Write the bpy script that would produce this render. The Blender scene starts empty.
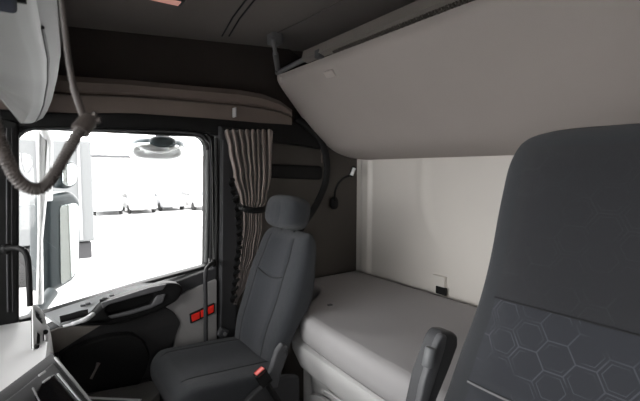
import bpy, bmesh, math, random
from mathutils import Vector, Matrix
random.seed(7)
sc = bpy.context.scene
COL = sc.collection
V = Vector
PI = math.pi

# ------------------------------------------------------------------ camera
F = 427.0
YAW, PT = math.radians(34.5), math.atan(29.5/427)
CAM = V((0, 0, 1.45))
FW = V((math.sin(YAW)*math.cos(PT), math.cos(YAW)*math.cos(PT), -math.sin(PT)))
RT = V((math.cos(YAW), -math.sin(YAW), 0))
UP = RT.cross(FW)
cd = bpy.data.cameras.new('camera')
cd.sensor_width = 36; cd.lens = 36*F/640; cd.clip_start = 0.02; cd.clip_end = 400
cam = bpy.data.objects.new('camera', cd); COL.objects.link(cam)
cam.matrix_world = Matrix.Translation(CAM) @ Matrix((RT, UP, -FW)).transposed().to_4x4()
sc.camera = cam

def P(px, py, x=None, y=None, z=None, n=None, p=None):
    """the point a photo pixel shows on a real plane of the cab"""
    d = FW*F + RT*(px-320) + UP*(200.5-py)
    if x is not None: t = x/d.x
    elif y is not None: t = y/d.y
    elif z is not None: t = (z-CAM.z)/d.z
    else:
        n = V(n); t = n.dot(V(p)-CAM)/n.dot(d)
    return CAM + d*t
def XZ(pts, y): return [(q.x, q.z) for q in (P(a, b, y=y) for a, b in pts)]
def YZ(pts, x): return [(q.y, q.z) for q in (P(a, b, x=x) for a, b in pts)]

# ------------------------------------------------------------------ materials
MATS = {}
def mat(name, col, rough=.6, bump=0, bscale=400, vary=0, vscale=6, metal=0, spec=.5, sheen=0, weave=0, emit=None, estr=0, trans=0):
    if name in MATS: return MATS[name]
    m = bpy.data.materials.new(name); m.use_nodes = True
    nt = m.node_tree; b = nt.nodes['Principled BSDF']
    b.inputs['Base Color'].default_value = (*col, 1)
    b.inputs['Roughness'].default_value = rough
    b.inputs['Metallic'].default_value = metal
    b.inputs['Specular IOR Level'].default_value = spec
    b.inputs['Sheen Weight'].default_value = sheen
    tc = nt.nodes.new('ShaderNodeTexCoord')
    if vary:
        nz = nt.nodes.new('ShaderNodeTexNoise'); nz.inputs['Scale'].default_value = vscale; nz.inputs['Detail'].default_value = 4
        nt.links.new(tc.outputs['Object'], nz.inputs['Vector'])
        mx = nt.nodes.new('ShaderNodeMix'); mx.data_type = 'RGBA'
        mx.inputs[6].default_value = (*[max(0, c*(1-vary)) for c in col], 1)
        mx.inputs[7].default_value = (*[min(1, c*(1+vary)) for c in col], 1)
        nt.links.new(nz.outputs['Fac'], mx.inputs[0]); nt.links.new(mx.outputs[2], b.inputs['Base Color'])
    if bump:
        if weave:
            w1 = nt.nodes.new('ShaderNodeTexWave'); w1.inputs['Scale'].default_value = bscale; w1.bands_direction = 'Z'
            w2 = nt.nodes.new('ShaderNodeTexWave'); w2.inputs['Scale'].default_value = bscale; w2.bands_direction = 'Y'
            for w in (w1, w2):
                w.inputs['Distortion'].default_value = 1.0
                nt.links.new(tc.outputs['Object'], w.inputs['Vector'])
            ad = nt.nodes.new('ShaderNodeMath'); ad.operation = 'ADD'
            nt.links.new(w1.outputs['Fac'], ad.inputs[0]); nt.links.new(w2.outputs['Fac'], ad.inputs[1]); h = ad.outputs[0]
        else:
            n2 = nt.nodes.new('ShaderNodeTexNoise'); n2.inputs['Scale'].default_value = bscale; n2.inputs['Detail'].default_value = 3
            nt.links.new(tc.outputs['Object'], n2.inputs['Vector']); h = n2.outputs['Fac']
        bp = nt.nodes.new('ShaderNodeBump'); bp.inputs['Strength'].default_value = bump; bp.inputs['Distance'].default_value = .002
        nt.links.new(h, bp.inputs['Height']); nt.links.new(bp.outputs['Normal'], b.inputs['Normal'])
    if emit:
        b.inputs['Emission Color'].default_value = (*emit, 1); b.inputs['Emission Strength'].default_value = estr
    MATS[name] = m
    return m
black = mat('black_plastic', (.009, .009, .009), .55, .15, spec=.25)
char = mat('charcoal_plastic', (.030, .030, .032), .6, .2, spec=.3)
char2 = mat('dark_grey_plastic', (.062, .063, .067), .55, .2, spec=.35)
midg = mat('grey_plastic', (.17, .17, .175), .5, .15)
lightg = mat('light_grey_plastic', (.42, .42, .42), .55, .1)
dashl = mat('pale_dash_plastic', (.70, .70, .70), .5, .15, 300)
beige = mat('warm_grey_trim', (.40, .375, .345), .6, .25, 250, .05)
tan = mat('brown_grey_trim', (.15, .118, .10), .6, .2, 250, .06)
brownd = mat('dark_brown_vinyl', (.080, .070, .061), .65, .2, 200, .08)
recess = mat('dark_brown_felt', (.042, .034, .030), .95, .5, 500, .15)
ceilm = mat('ceiling_felt', (.19, .17, .16), .9, .3, 500, .05)
wallm = mat('pale_vinyl', (.67, .635, .59), .42, .15, 120, .03, 3)
bunkm = mat('bunk_underside', (.39, .35, .325), .7, .2, 300, .04, 4)
matf = mat('mattress_fabric', (.36, .35, .352), .95, .35, 500, .03, 5)
bunkb = mat('bunk_base_plastic', (.56, .555, .55), .6, .1, 300)
fabd = mat('seat_fabric_plain', (.019, .022, .028), .95, .5, 300, .06, 20, sheen=.12, weave=1)
fabb = mat('seat_fabric_side', (.024, .027, .032), .9, .5, 300, .06, 20, sheen=.12, weave=1)
chrome = mat('satin_silver', (.55, .56, .57), .28, metal=1)
alu = mat('brushed_aluminium', (.20, .18, .165), .45, .1, 300)
red = mat('red_reflector', (.85, .03, .02), .2, .1, 100, emit=None)
redb = mat('red_button', (.75, .12, .10), .4)
rubber = mat('rubber', (.015, .015, .015), .8)
mirror = mat('mirror_glass', (.62, .70, .70), .03, metal=1)
teal = mat('blue_grey_housing', (.018, .030, .034), .45)
seam = mat('seam_thread', (.02, .02, .022), .9)
whitep = mat('white_paint', (.80, .82, .82), .4)
carpet = mat('floor_carpet', (.03, .03, .032), .95, .8, 600)
cordm = mat('cable_rubber', (.055, .045, .040), .5, .1)
screenm = mat('screen_glass', (.006, .006, .007), .12)

def hexmat(name, col, line, scale, amount):
    """woven fabric with thin double honeycomb lines that fade in and out"""
    m = mat(name, col, .95, .5, 300, 0, sheen=.12, weave=1)
    nt = m.node_tree; b = nt.nodes['Principled BSDF']; lk = nt.links.new
    def vm(op, a, c=None):
        n = nt.nodes.new('ShaderNodeVectorMath'); n.operation = op
        for k, q in enumerate((a, c)):
            if q is None: continue
            if isinstance(q, tuple): n.inputs[k].default_value = q
            else: lk(q, n.inputs[k])
        return n.outputs['Value'] if op in ('DOT_PRODUCT', 'LENGTH') else n.outputs['Vector']
    def ma(op, a, c=None):
        n = nt.nodes.new('ShaderNodeMath'); n.operation = op
        for k, q in enumerate((a, c)):
            if q is None: continue
            if isinstance(q, (int, float)): n.inputs[k].default_value = q
            else: lk(q, n.inputs[k])
        return n.outputs[0]
    tc = nt.nodes.new('ShaderNodeTexCoord')
    p = vm('ADD', vm('MULTIPLY', tc.outputs['Object'], (0, scale, scale*1.1)), (0, 100, 100))
    R_, H_ = (1, 1.7320508, 1), (0, .8660254, .5)
    R_ = (1, 1.7320508, 1.0); H_ = (0, .8660254, .5)
    a = vm('SUBTRACT', vm('MODULO', p, R_), H_)
    c = vm('SUBTRACT', vm('MODULO', vm('SUBTRACT', p, H_), R_), H_)
    less = ma('LESS_THAN', vm('DOT_PRODUCT', a, a), vm('DOT_PRODUCT', c, c))
    mxv = nt.nodes.new('ShaderNodeMix'); mxv.data_type = 'VECTOR'
    lk(less, mxv.inputs[0]); lk(c, mxv.inputs[4]); lk(a, mxv.inputs[5])
    g = vm('ABSOLUTE', mxv.outputs[1])
    hd = ma('MAXIMUM', vm('DOT_PRODUCT', g, (0, 0, 1)), vm('DOT_PRODUCT', g, (0, .8660254, .5)))
    e = ma('SUBTRACT', .5, hd)
    l1 = ma('LESS_THAN', e, .022)
    l2 = ma('LESS_THAN', ma('ABSOLUTE', ma('SUBTRACT', e, .115)), .014)
    res = None
    for l_, sc_, off in ((l1, .55, 0), (l2, .8, 7)):
        nz = nt.nodes.new('ShaderNodeTexNoise'); nz.inputs['Scale'].default_value = sc_; nz.inputs['Detail'].default_value = 1
        lk(vm('ADD', p, (0, off, off)), nz.inputs['Vector'])
        rg = nt.nodes.new('ShaderNodeMapRange'); rg.inputs[1].default_value = .44; rg.inputs[2].default_value = .60
        lk(nz.outputs['Fac'], rg.inputs[0])
        q = ma('MULTIPLY', l_, rg.outputs[0]); res = q if res is None else ma('MAXIMUM', res, q)
    res = ma('MULTIPLY', res, amount)
    mx = nt.nodes.new('ShaderNodeMix'); mx.data_type = 'RGBA'
    mx.inputs[6].default_value = (*col, 1); mx.inputs[7].default_value = (*line, 1)
    lk(res, mx.inputs[0]); lk(mx.outputs[2], b.inputs['Base Color'])
    return m
hexf = hexmat('seat_fabric_honeycomb', (.031, .034, .042), (.095, .10, .115), 15, .7)
hexu = hexmat('seat_fabric_faint_honeycomb', (.024, .025, .029), (.045, .047, .053), 15, .4)

def glassmat():
    m = bpy.data.materials.new('window_glass'); m.use_nodes = True; nt = m.node_tree
    for n in list(nt.nodes):
        if n.type != 'OUTPUT_MATERIAL': nt.nodes.remove(n)
    out = nt.nodes['Material Output']
    t = nt.nodes.new('ShaderNodeBsdfTransparent'); t.inputs[0].default_value = (.95, .95, .95, 1)
    g = nt.nodes.new('ShaderNodeBsdfGlossy'); g.inputs['Roughness'].default_value = .02
    fr = nt.nodes.new('ShaderNodeFresnel'); fr.inputs[0].default_value = 1.45
    mx = nt.nodes.new('ShaderNodeMixShader')
    nt.links.new(fr.outputs[0], mx.inputs[0]); nt.links.new(t.outputs[0], mx.inputs[1]); nt.links.new(g.outputs[0], mx.inputs[2])
    nt.links.new(mx.outputs[0], out.inputs[0])
    return m
glass = glassmat()

# ------------------------------------------------------------------ mesh helpers
def obj(name, bm, m, parent=None, smooth=None, loc=None):
    me = bpy.data.meshes.new(name)
    if isinstance(bm, MB): bm = bm.bm
    bmesh.ops.remove_doubles(bm, verts=bm.verts, dist=1e-6)
    bmesh.ops.recalc_face_normals(bm, faces=bm.faces)
    bm.to_mesh(me); bm.free()
    if m: me.materials.append(m)
    o = bpy.data.objects.new(name, me); COL.objects.link(o)
    if smooth is not None:
        ang = math.radians(smooth)
        me.polygons.foreach_set('use_smooth', [True]*len(me.polygons))
        me.set_sharp_from_angle(angle=ang)
    if parent:
        o.parent = parent; o.matrix_parent_inverse = Matrix.Translation(parent.location).inverted()
    return o
def thing(name, label, cat, loc=(0, 0, 0), group=None):
    o = bpy.data.objects.new(name, None); o.empty_display_size = .05; COL.objects.link(o)
    o.location = loc; o['label'] = label; o['category'] = cat
    if group: o['group'] = group
    return o
def tag(o, label=None, cat=None, group=None, kind=None):
    if label: o['label'] = label
    if cat: o['category'] = cat
    if group: o['group'] = group
    if kind: o['kind'] = kind
    return o
def struct(name, bm, m, smooth=None):
    return tag(obj(name, bm, m, smooth=smooth), kind='structure')

def catmull(pts, n=8, closed=False):
    pts = [V(p) for p in pts]; out = []; N = len(pts)
    segs = N if closed else N-1
    for i in range(segs):
        if closed: p0, p1, p2, p3 = pts[i-1], pts[i], pts[(i+1) % N], pts[(i+2) % N]
        else: p0, p1, p2, p3 = pts[max(i-1, 0)], pts[i], pts[i+1], pts[min(i+2, N-1)]
        for k in range(n):
            t = k/n
            out.append(.5*((2*p1)+(p2-p0)*t+(2*p0-5*p1+4*p2-p3)*t*t+(3*p1-p0-3*p2+p3)*t**3))
    if not closed: out.append(pts[-1])
    return out
def fillet(pts, r, n=6):
    """round the corners of a closed 2-D loop; r one number or one per corner"""
    pts = [V((p[0], p[1])) for p in pts]; N = len(pts); out = []
    for i, p in enumerate(pts):
        rr = r[i] if isinstance(r, (list, tuple)) else r
        a = pts[i-1]-p; b = pts[(i+1) % N]-p
        d = min(rr, a.length*.48, b.length*.48)
        if d < 1e-5: out.append(p); continue
        q0, q1 = p+a.normalized()*d, p+b.normalized()*d
        for k in range(n+1):
            t = k/n; out.append(q0*(1-t)**2+p*2*t*(1-t)+q1*t*t)
    return [(q.x, q.y) for q in out]

class MB:
    def __init__(s): s.bm = bmesh.new()
    def plate(s, loops, frame, th, bev=.002, res=2):
        """flat outline(s) -> slab with bevelled rims. frame=(origin, A, B, N): face at +N side, body goes -N"""
        cu = bpy.data.curves.new('tmp', 'CURVE'); cu.dimensions = '2D'; cu.fill_mode = 'BOTH'
        bev = min(bev, th*.49)
        cu.extrude = max(th/2-bev, 1e-5); cu.bevel_depth = bev; cu.bevel_resolution = res; cu.offset = -bev
        for lp in loops:
            sp = cu.splines.new('POLY'); sp.points.add(len(lp)-1); sp.use_cyclic_u = True
            for i, q in enumerate(lp): sp.points[i].co = (q[0], q[1], 0, 1)
        o = bpy.data.objects.new('tmp', cu); COL.objects.link(o)
        dg = bpy.context.evaluated_depsgraph_get()
        me = bpy.data.meshes.new_from_object(o.evaluated_get(dg))
        O, A, B, N = [V(q) for q in frame]
        Mx = Matrix((A, B, N)).transposed().to_4x4(); Mx = Matrix.Translation(O - N*th/2) @ Mx
        me.transform(Mx); s.bm.from_mesh(me)
        bpy.data.objects.remove(o); bpy.data.curves.remove(cu); bpy.data.meshes.remove(me)
        return s
    def py(s, loops, y, th, bev=.002, res=2):
        """outline in x-z, front face towards the camera side (-y) at y"""
        return s.plate(loops, ((0, y, 0), (1, 0, 0), (0, 0, 1), (0, -1, 0)), th, bev, res)
    def px(s, loops, x, th, bev=.002, res=2):
        """outline in y-z, front face looking forward (-x) at x"""
        return s.plate(loops, ((x, 0, 0), (0, 1, 0), (0, 0, 1), (-1, 0, 0)), th, bev, res)
    def pz(s, loops, z, th, bev=.002, res=2):
        return s.plate(loops, ((0, 0, z), (1, 0, 0), (0, 1, 0), (0, 0, 1)), th, bev, res)
    def box(s, lo, hi, bev=.003, seg=2, M=None):
        r = bmesh.ops.create_cube(s.bm, size=1); vs = r['verts']
        lo, hi = V(lo), V(hi); c = (lo+hi)/2; d = hi-lo
        for v in vs:
            v.co = V((v.co.x*d.x, v.co.y*d.y, v.co.z*d.z))
            v.co = (M @ v.co if M else v.co) + c
        if bev:
            es = list({e for v in vs for e in v.link_edges})
            bmesh.ops.bevel(s.bm, geom=es, offset=min(bev, min(abs(q) for q in d)*.45), segments=seg, profile=.5, affect='EDGES')
        return s
    def tube(s, pts, r, n=10, closed=False, flat=None):
        """round tube along points; r number or list; flat=(direction, factor) squashes the section"""
        pts = [V(p) for p in pts]; N = len(pts)
        rs = r if isinstance(r, (list, tuple)) else [r]*N
        if len(rs) != N: rs = [rs[min(int(i*len(rs)/N), len(rs)-1)] for i in range(N)]
        rings = []; nrm = None
        for i, p in enumerate(pts):
            if closed: t = pts[(i+1) % N]-pts[i-1]
            else: t = pts[min(i+1, N-1)]-pts[max(i-1, 0)]
            t.normalize()
            if nrm is None:
                a = V((0, 0, 1)) if abs(t.z) < .9 else V((1, 0, 0))
                nrm = (a-t*a.dot(t)).normalized()
            else: nrm = (nrm-t*nrm.dot(t)).normalized()
            bn = t.cross(nrm); ring = []
            for k in range(n):
                a = 2*PI*k/n; off = nrm*math.cos(a)*rs[i]+bn*math.sin(a)*rs[i]
                if flat:
                    d = V(flat[0]).normalized(); off = off-d*off.dot(d)*(1-flat[1])
                ring.append(s.bm.verts.new(p+off))
            rings.append(ring)
        s.skin(rings, closed); return s
    def skin(s, rings, closed=False, caps=True):
        n = len(rings[0]); R = len(rings)
        for i in range(R if closed else R-1):
            a, b = rings[i], rings[(i+1) % R]
            for k in range(n):
                s.bm.faces.new((a[k], a[(k+1) % n], b[(k+1) % n], b[k]))
        if not closed and caps:
            s.bm.faces.new(rings[0][::-1]); s.bm.faces.new(rings[-1])
    def loft(s, rings, closed=False, caps=True):
        s.skin([[s.bm.verts.new(V(p)) for p in r] for r in rings], closed, caps); return s
    def cyl(s, a, b, r, n=20, bev=0):
        a, b = V(a), V(b); d = (b-a)
        if bev:
            u = d.normalized()
            pts = [a, a+u*bev*.3, a+u*bev, b-u*bev, b-u*bev*.3, b]; rs = [r-bev, r-bev*.3, r, r, r-bev*.3, r-bev]
            return s.tube(pts, rs, n)
        return s.tube([a, b], r, n)
    def ball(s, c, rx, ry=None, rz=None, e=1.0, nu=24, nv=14, M=None):
        ry = ry or rx; rz = rz or rx; c = V(c)
        sp = lambda q, ex: math.copysign(abs(q)**ex, q)
        rings = []
        for j in range(1, nv):
            ph = -PI/2+PI*j/nv; ring = []
            for i in range(nu):
                th = 2*PI*i/nu
                q = V((rx*sp(math.cos(ph), e)*sp(math.cos(th), e), ry*sp(math.cos(ph), e)*sp(math.sin(th), e), rz*sp(math.sin(ph), e)))
                ring.append(c+(M @ q if M else q))
            rings.append(ring)
        return s.loft(rings)
    def grid(s, fn, nu, nv):
        vs = [[s.bm.verts.new(V(fn(i/nu, j/nv))) for i in range(nu+1)] for j in range(nv+1)]
        for j in range(nv):
            for i in range(nu): s.bm.faces.new((vs[j][i], vs[j][i+1], vs[j+1][i+1], vs[j+1][i]))
        return s

def rect(a0, b0, a1, b1): return [(a0, b0), (a1, b0), (a1, b1), (a0, b1)]

YW = 2.28      # window pane of the passenger door
YT = 2.15      # inner face of the door trim
XR = 1.84      # rear wall
def ceil_z(x): return 2.075+.07*x

# ================================================================== SETTING
struct('floor', MB().box((-.9, -.3, -.05), (XR+.05, 2.4, 0), .002), carpet)

# ceiling: felt skin rising to the rear, with moulded seams
cm = MB(); cm.grid(lambda u, v: (-.9+u*2.8, -.3+v*2.75, ceil_z(-.9+u*2.8)), 12, 8)
r = bmesh.ops.extrude_face_region(cm.bm, geom=list(cm.bm.faces))
for g in r['geom']:
    if isinstance(g, bmesh.types.BMVert): g.co.z += .04
struct('ceiling', cm, ceilm)
def on_ceiling(px, py, d=.0):
    n = (-.07, 0, 1); return P(px, py, n=n, p=(0, 0, 2.075-d))
for k, pts in enumerate([((229, 36), (240, 18), (256, -2)), ((222, 36), (233, 17), (248, -3)), ((268, 37), (300, 22), (350, -4))]):
    struct('trim_%d' % (k+1), MB().tube([on_ceiling(*q, .001) for q in pts], .004 if k < 2 else .003, 6), seam if k < 2 else brownd)

# passenger side wall: with the doorway, behind it the sleeper side
door_hole = [(-.10, .12), (.905, .12), (.905, 1.665), (-.10, 1.665)]
wm = MB(); wm.py([[(-.9, 0), (XR+.04, 0), (XR+.04, 2.24), (-.9, 2.05)], fillet(door_hole, .05)], 2.245, .09, .003)
struct('wall_passenger', wm, brownd)
# rear wall: padded pale vinyl panel with a raised vertical rib and a soft fold
def rear(u, v):
    y = -.3+u*2.6; z = .0+v*2.2
    yr = P(366, 210, x=XR).y; d = 0
    q = abs(y-yr)
    if q < .055: d += .022*(1-max(0, (q-.035)/.02))
    yc = P(424, 160, x=XR).y + .10*max(0, (1.35-z)/.3)**2*(-1)
    d += .010*math.exp(-((y-yc)/.045)**2)*min(1, max(0, (z-1.0)/.12))
    d += .006*math.sin(y*4.0+z*1.5)
    return (XR-d, y, z)
rm = MB(); rm.grid(rear, 260, 60)
struct('wall_rear', rm, wallm, 60)
struct('wall_rear_outer', MB().box((XR+.01, -.35, -.05), (XR+.06, 2.34, 2.24), 0), brownd)
# driver side: unseen wall, window opening shrunk to let in less light
dm = MB(); dm.py([[(-.9, 0), (XR+.04, 0), (XR+.04, 2.24), (-.9, 2.05)], fillet([(-.40, .86), (.06, .90), (.06, 1.62), (-.40, 1.62)], .08)], -.36, .06, .002)
struct('wall_driver', dm, brownd)
struct('window_2', MB().py([rect(-.42, .85, .08, 1.65)], -.34, .005, 0), glass)
# front bulkhead below and above the windscreen
fm = MB(); fm.box((-.9, -.3, 0), (-.84, 2.3, .86), .01); fm.box((-.9, -.3, 1.74), (-.84, 2.3, 2.05), .01)
struct('wall_front', fm, char)
struct('window_1', MB().plate([rect(-.3, .86, 2.3, 1.74)], ((-.87, 0, 0), (0, 1, 0), (0, 0, 1), (-1, 0, 0)), .006, 0), glass)

# A-pillar at the windscreen's passenger side
am = MB()
am.py([fillet(XZ([(-60, 100), (19, 122), (19, 340), (-60, 360)], 2.16), .01)], 2.16, .09, .012, 3)
struct('trim_4', am, black, 40)
struct('trim_5', MB().tube([P(7, 128, y=2.155), P(7, 245, y=2.155), P(8, 312, y=2.155)], .0035, 8), char2)  # lighter bead standing in for a vertical highlight on the black pillar
struct('trim_6', MB().tube([P(12, 128, y=2.155), P(12, 245, y=2.155), P(13, 312, y=2.155)], .0025, 8), char)  # second, fainter pillar highlight, also made as a lighter bead
struct('trim_11', MB().py([XZ([(209, 116), (226, 116), (222, 400), (208, 400)], 2.272)], 2.272, .03, .002), black)  # backing plate added behind the door frame to block a light leak
# header above the door
hm = MB(); hm.py([XZ([(-30, 108), (60, 113), (175, 113.5), (240, 121), (300, 124), (330, 150), (300, 145), (232, 137), (214, 135), (205, 132), (190, 130), (100, 127.5), (-30, 126)], 2.17)], 2.17, .07, .006, 3)
struct('trim_7', hm, black, 40)

# B-pillar behind the door
bp = MB()
bp.py([XZ([(221, 126), (240, 128), (240, 260), (236, 400), (216, 400), (219, 300)], 2.13)], 2.13, .11, .022, 4)
struct('trim_8', bp, char, 40)
struct('trim_9', MB().tube([P(216, 138, y=2.15), P(217, 210, y=2.15), P(215, 300, y=2.15), P(213, 398, y=2.15)], .011, 10), black)
struct('trim_10', MB().tube([P(223, 140, y=2.12), P(223, 210, y=2.12), P(221.5, 300, y=2.12), P(219, 398, y=2.12)], .003, 8), char2)

# sleeper side: window-like pocket panel, bar, curved pillar trim
sp = MB(); sp.py([fillet(XZ([(262, 138), (318, 137), (330, 152), (330, 205), (262, 205)], 2.235), [.0, .03, .04, .02, 0])], 2.235, .012, .004)
t = thing('side_storage_pocket', 'brown grey moulded side panel with black bar behind the passenger seat', 'storage panel', (1.3, 2.24, 1.4))
obj('panel', sp, brownd, t, 40)
obj('rim', MB().tube(catmull([P(a, b, y=2.222) for a, b in [(268, 139), (300, 139), (314, 141), (321, 150), (322, 163)]], 8), .006, 8), tan, t, 60)
bb = MB(); bb.py([fillet(XZ([(268, 164), (323, 166), (323, 180), (268, 178)], 2.20), .03)], 2.20, .04, .012, 4)
obj('bar', bb, black, t, 40)
arc = catmull([P(a, b, y=2.17) for a, b in [(296, 118), (312, 130), (323, 146), (327, 165), (325, 184), (316, 205), (303, 225), (296, 240)]], 8)
tag(obj('curved_pillar_trim', MB().tube(arc, .024, 12, flat=((0, 1, 0), .6)), black, None, 60), 'black curved trim running down the side wall beside the headrest', 'pillar trim')

# upper side shelf
t = thing('side_shelf', 'brown grey side shelf above the passenger window with dark recess', 'shelf', (.5, 2.2, 1.85))
sm = MB(); sm.py([XZ([(-10, 15), (60, 18), (130, 26), (200, 32), (275, 38), (330, 80), (330, 130), (200, 112), (-10, 90)], 2.225)], 2.225, .01, .002)
obj('recess_lining', sm, recess, t)
# moulded front, swept in section along x
def shelf_ring(px):
    prof = [(0, 2.19, 0), (0, 2.145, .0), (.0, 2.13, .15), (0, 2.135, .38), (0, 2.155, .46), (0, 2.14, .52), (0, 2.15, .8), (0, 2.17, 1.0), (0, 2.2, 1.0)]
    tp = {-15: 68, 70: 76, 130: 80, 205: 87, 240: 90, 262: 94, 280: 101, 292: 110}
    bt = {-15: 108, 70: 113, 130: 113, 205: 118, 240: 121, 262: 123, 280: 124, 292: 125}
    out = []
    for _, y, f in prof:
        q = P(px, tp[px]+(bt[px]-tp[px])*f, y=y); out.append(q)
    return out
sh = MB(); sh.loft([shelf_ring(p) for p in (-15, 70, 130, 205, 240, 262, 280, 292)])
obj('shelf_front', sh, tan, t, 35)
cl = MB(); cl.box(P(236, 117, y=2.10)-V((.004, .004, .0)), P(232, 108, y=2.14)+V((.008, 0, .0)), .003)
tag(obj('shelf_clip', cl, lightg, t), 'small pale plastic clip')

# ================================================================== PASSENGER DOOR
door = thing('truck_door', 'black framed passenger door with large window and armrest', 'door', (.4, 2.2, .12))
win = fillet(XZ([(17, 128), (207, 136.5), (206, 266), (140, 284), (48, 312.5), (14, 322)], 2.19), [.09, .075, .01, .06, .02, .01], 10)
outer = fillet(XZ([(-8, 123), (214, 130), (216.5, 300), (214, 400), (-8, 400)], 2.19), [.08, .09, .1, .02, .02], 8)
obj('door_frame', MB().py([outer, win], 2.19, .075, .012, 4), black, door, 40)
seal = [P(a, b, y=2.18) for a, b in [(14, 300), (15, 150), (22, 133), (45, 128.5), (120, 130.5), (190, 133), (206, 140), (210.5, 160), (210, 262)]]
obj('window_seal', MB().tube(catmull(seal, 8), .0045, 8), char2, door, 60)
run = [P(a, b, y=2.185) for a, b in [(207.5, 150), (207.5, 200), (206, 262)]]
obj('window_channel', MB().tube(run, .011, 10), mat('channel_grey', (.12, .125, .125), .45), door, 60)
obj('window_pane', MB().py([XZ([(0, 115), (214, 125), (214, 275), (0, 335)], YW)], YW, .005, 0), glass, door)
# inner trim body, thick: its top is the sill ledge under the glass
Y1 = 2.14
trim = XZ([(30, 340), (60, 326), (77, 319.5), (100, 310.5), (133, 297), (166, 285.5), (190, 277), (213, 268.5), (217, 262), (217, 400), (30, 440)], Y1)
obj('door_trim', MB().py([trim], Y1, .13, .010, 3), char, door, 40)
# ledge top with switches; its pale colour imitates sky light on it
lo_ = [P(a, b, y=2.195) for a, b in [(44, 313.5), (70, 305), (95, 297), (118, 290), (140, 283.5), (166, 281)]]
li_ = [P(a, b, y=2.125) for a, b in [(60, 324), (78, 317.5), (101, 308), (120, 300), (135, 294), (168, 284)]]
ld = MB()
def ledge(u, v):
    i = min(u*5, 4.9999); k = int(i); f = i-k
    return lo_[k].lerp(lo_[k+1], f).lerp(li_[k].lerp(li_[k+1], f), v)
ld.grid(ledge, 30, 4)
rr = bmesh.ops.extrude_face_region(ld.bm, geom=list(ld.bm.faces))
for g in rr['geom']:
    if isinstance(g, bmesh.types.BMVert): g.co.z -= .012
led = obj('sill_ledge', ld, mat('skylit_sill', (.55, .57, .58), .35, .1), door, 40)
for a, b, m_ in ((83, 305.5, char2), (88, 303.5, char2), (105, 298.5, black), (112, 295.5, char2)):
    q = P(a, b, y=2.155)
    obj('sill_button', MB().box(q-V((.010, .008, .004)), q+V((.010, .008, .005)), .002), m_, led)

# pale lower panel, dark carpet panel, beige strip
pan = fillet(XZ([(164, 306), (188, 291), (217, 279), (217, 400), (165, 400), (176, 335), (180, 322), (172, 311)], 2.125), .012)
obj('light_panel', MB().py([pan], 2.125, .02, .004), mat('door_grey', (.27, .262, .258), .6, .2), door, 40)
pan = fillet(XZ([(106, 322), (150, 311), (165, 307), (174, 312), (181, 323), (172, 345), (160, 400), (62, 400), (58, 352), (80, 338)], 2.115), .015)
obj('carpet_panel', MB().py([pan], 2.115, .03, .006), mat('door_carpet', (.028, .027, .028), .95, .6, 500), door, 40)
pan = fillet(XZ([(44, 334), (60, 328), (96, 326), (112, 322), (96, 336), (66, 350), (52, 354), (44, 348)], 2.118), .008)
obj('beige_strip', MB().py([pan], 2.118, .02, .004), mat('door_beige', (.21, .19, .17), .6, .2), door, 40)
pk = fillet(XZ([(60, 356), (84, 344), (110, 336), (133, 334), (145, 342), (151, 356), (146, 374), (139, 387), (100, 393), (66, 398)], 2.06), .03)
pocket = obj('door_pocket', MB().py([pk], 2.06, .06, .012, 3), black, door, 40)
obj('pocket_sill', MB().py([fillet(XZ([(84, 396), (138, 386), (152, 384), (152, 420), (84, 420)], 2.04), .01)], 2.04, .07, .01, 3), char2, door, 40)
# sculpted armrest with a pull recess
arm_o = XZ([(72, 323), (92, 316), (101, 305), (118, 298), (150, 288), (168, 283), (180, 284), (184, 290), (178, 301), (160, 311), (135, 320), (112, 326), (92, 326), (78, 326)], 2.07)
arm_h = XZ([(106, 311), (111, 305), (130, 300), (152, 294.5), (155, 297), (151, 304), (128, 312), (110, 316)], 2.07)
ar = MB(); ar.py([fillet(arm_o, .02), fillet(arm_h, .012)], 2.07, .07, .014, 4)
armrest = obj('armrest', ar, black, door, 40)
obj('armrest_recess', MB().py([XZ([(100, 300), (160, 288), (160, 312), (100, 322)], 2.12)], 2.12, .015, .002), black, armrest)
up = MB(); up.py([fillet(XZ([(101, 303), (120, 297), (150, 287.5), (167, 284), (163, 290), (152, 293), (126, 300), (108, 305), (103, 309)], 2.058), .006)], 2.058, .012, .004)
obj('grip_trim', up, mat('grip_grey', (.10, .10, .105), .45), armrest, 40)
lo = MB(); lo.py([fillet(XZ([(108, 316.5), (130, 311), (152, 304.5), (157, 296), (166, 294), (163, 303), (150, 309), (130, 315), (112, 319)], 2.058), .006)], 2.058, .014, .005)
obj('lower_grip_trim', lo, mat('grip_grey', (.1, .1, .1)), armrest, 40)
# door opener
lever = MB(); lever.tube(catmull([P(a, b, y=y) for a, b, y in [(63, 326.5, 2.0), (74, 323.5, 2.0), (86, 319, 2.01), (93, 314, 2.04)]], 8), [.0075, .011, .013, .012], 12, flat=((0, 0, 1), .75))
tag(obj('door_handle', lever, mat('silver_paint', (.80, .81, .82), .3), door, 60), 'silver door opening lever')
lv = MB(); lv.tube(catmull([P(a, b, y=2.06) for a, b in [(60, 319.5), (70, 317), (80, 314), (88, 312.5)]], 6), .015, 12, flat=((0, 1, 0), .6))
obj('handle_bezel', lv, black, door, 60)
# red reflector light
rf = MB(); rf.py([fillet(XZ([(190, 314.5), (215, 303), (215, 313), (191, 324)], 2.112), .005)], 2.112, .016, .004)
lamp = obj('reflector_housing', rf, black, door, 40)
rf = MB(); rf.py([fillet(XZ([(191.5, 315.5), (200, 311.7), (200, 318.5), (192.5, 322)], 2.105), .003), fillet(XZ([(201, 311), (214, 305), (214, 312), (201, 318)], 2.105), .003)], 2.105, .01, .003)
tag(obj('reflector_lens', rf, red, lamp, 40), 'red reflector lens')
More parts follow.
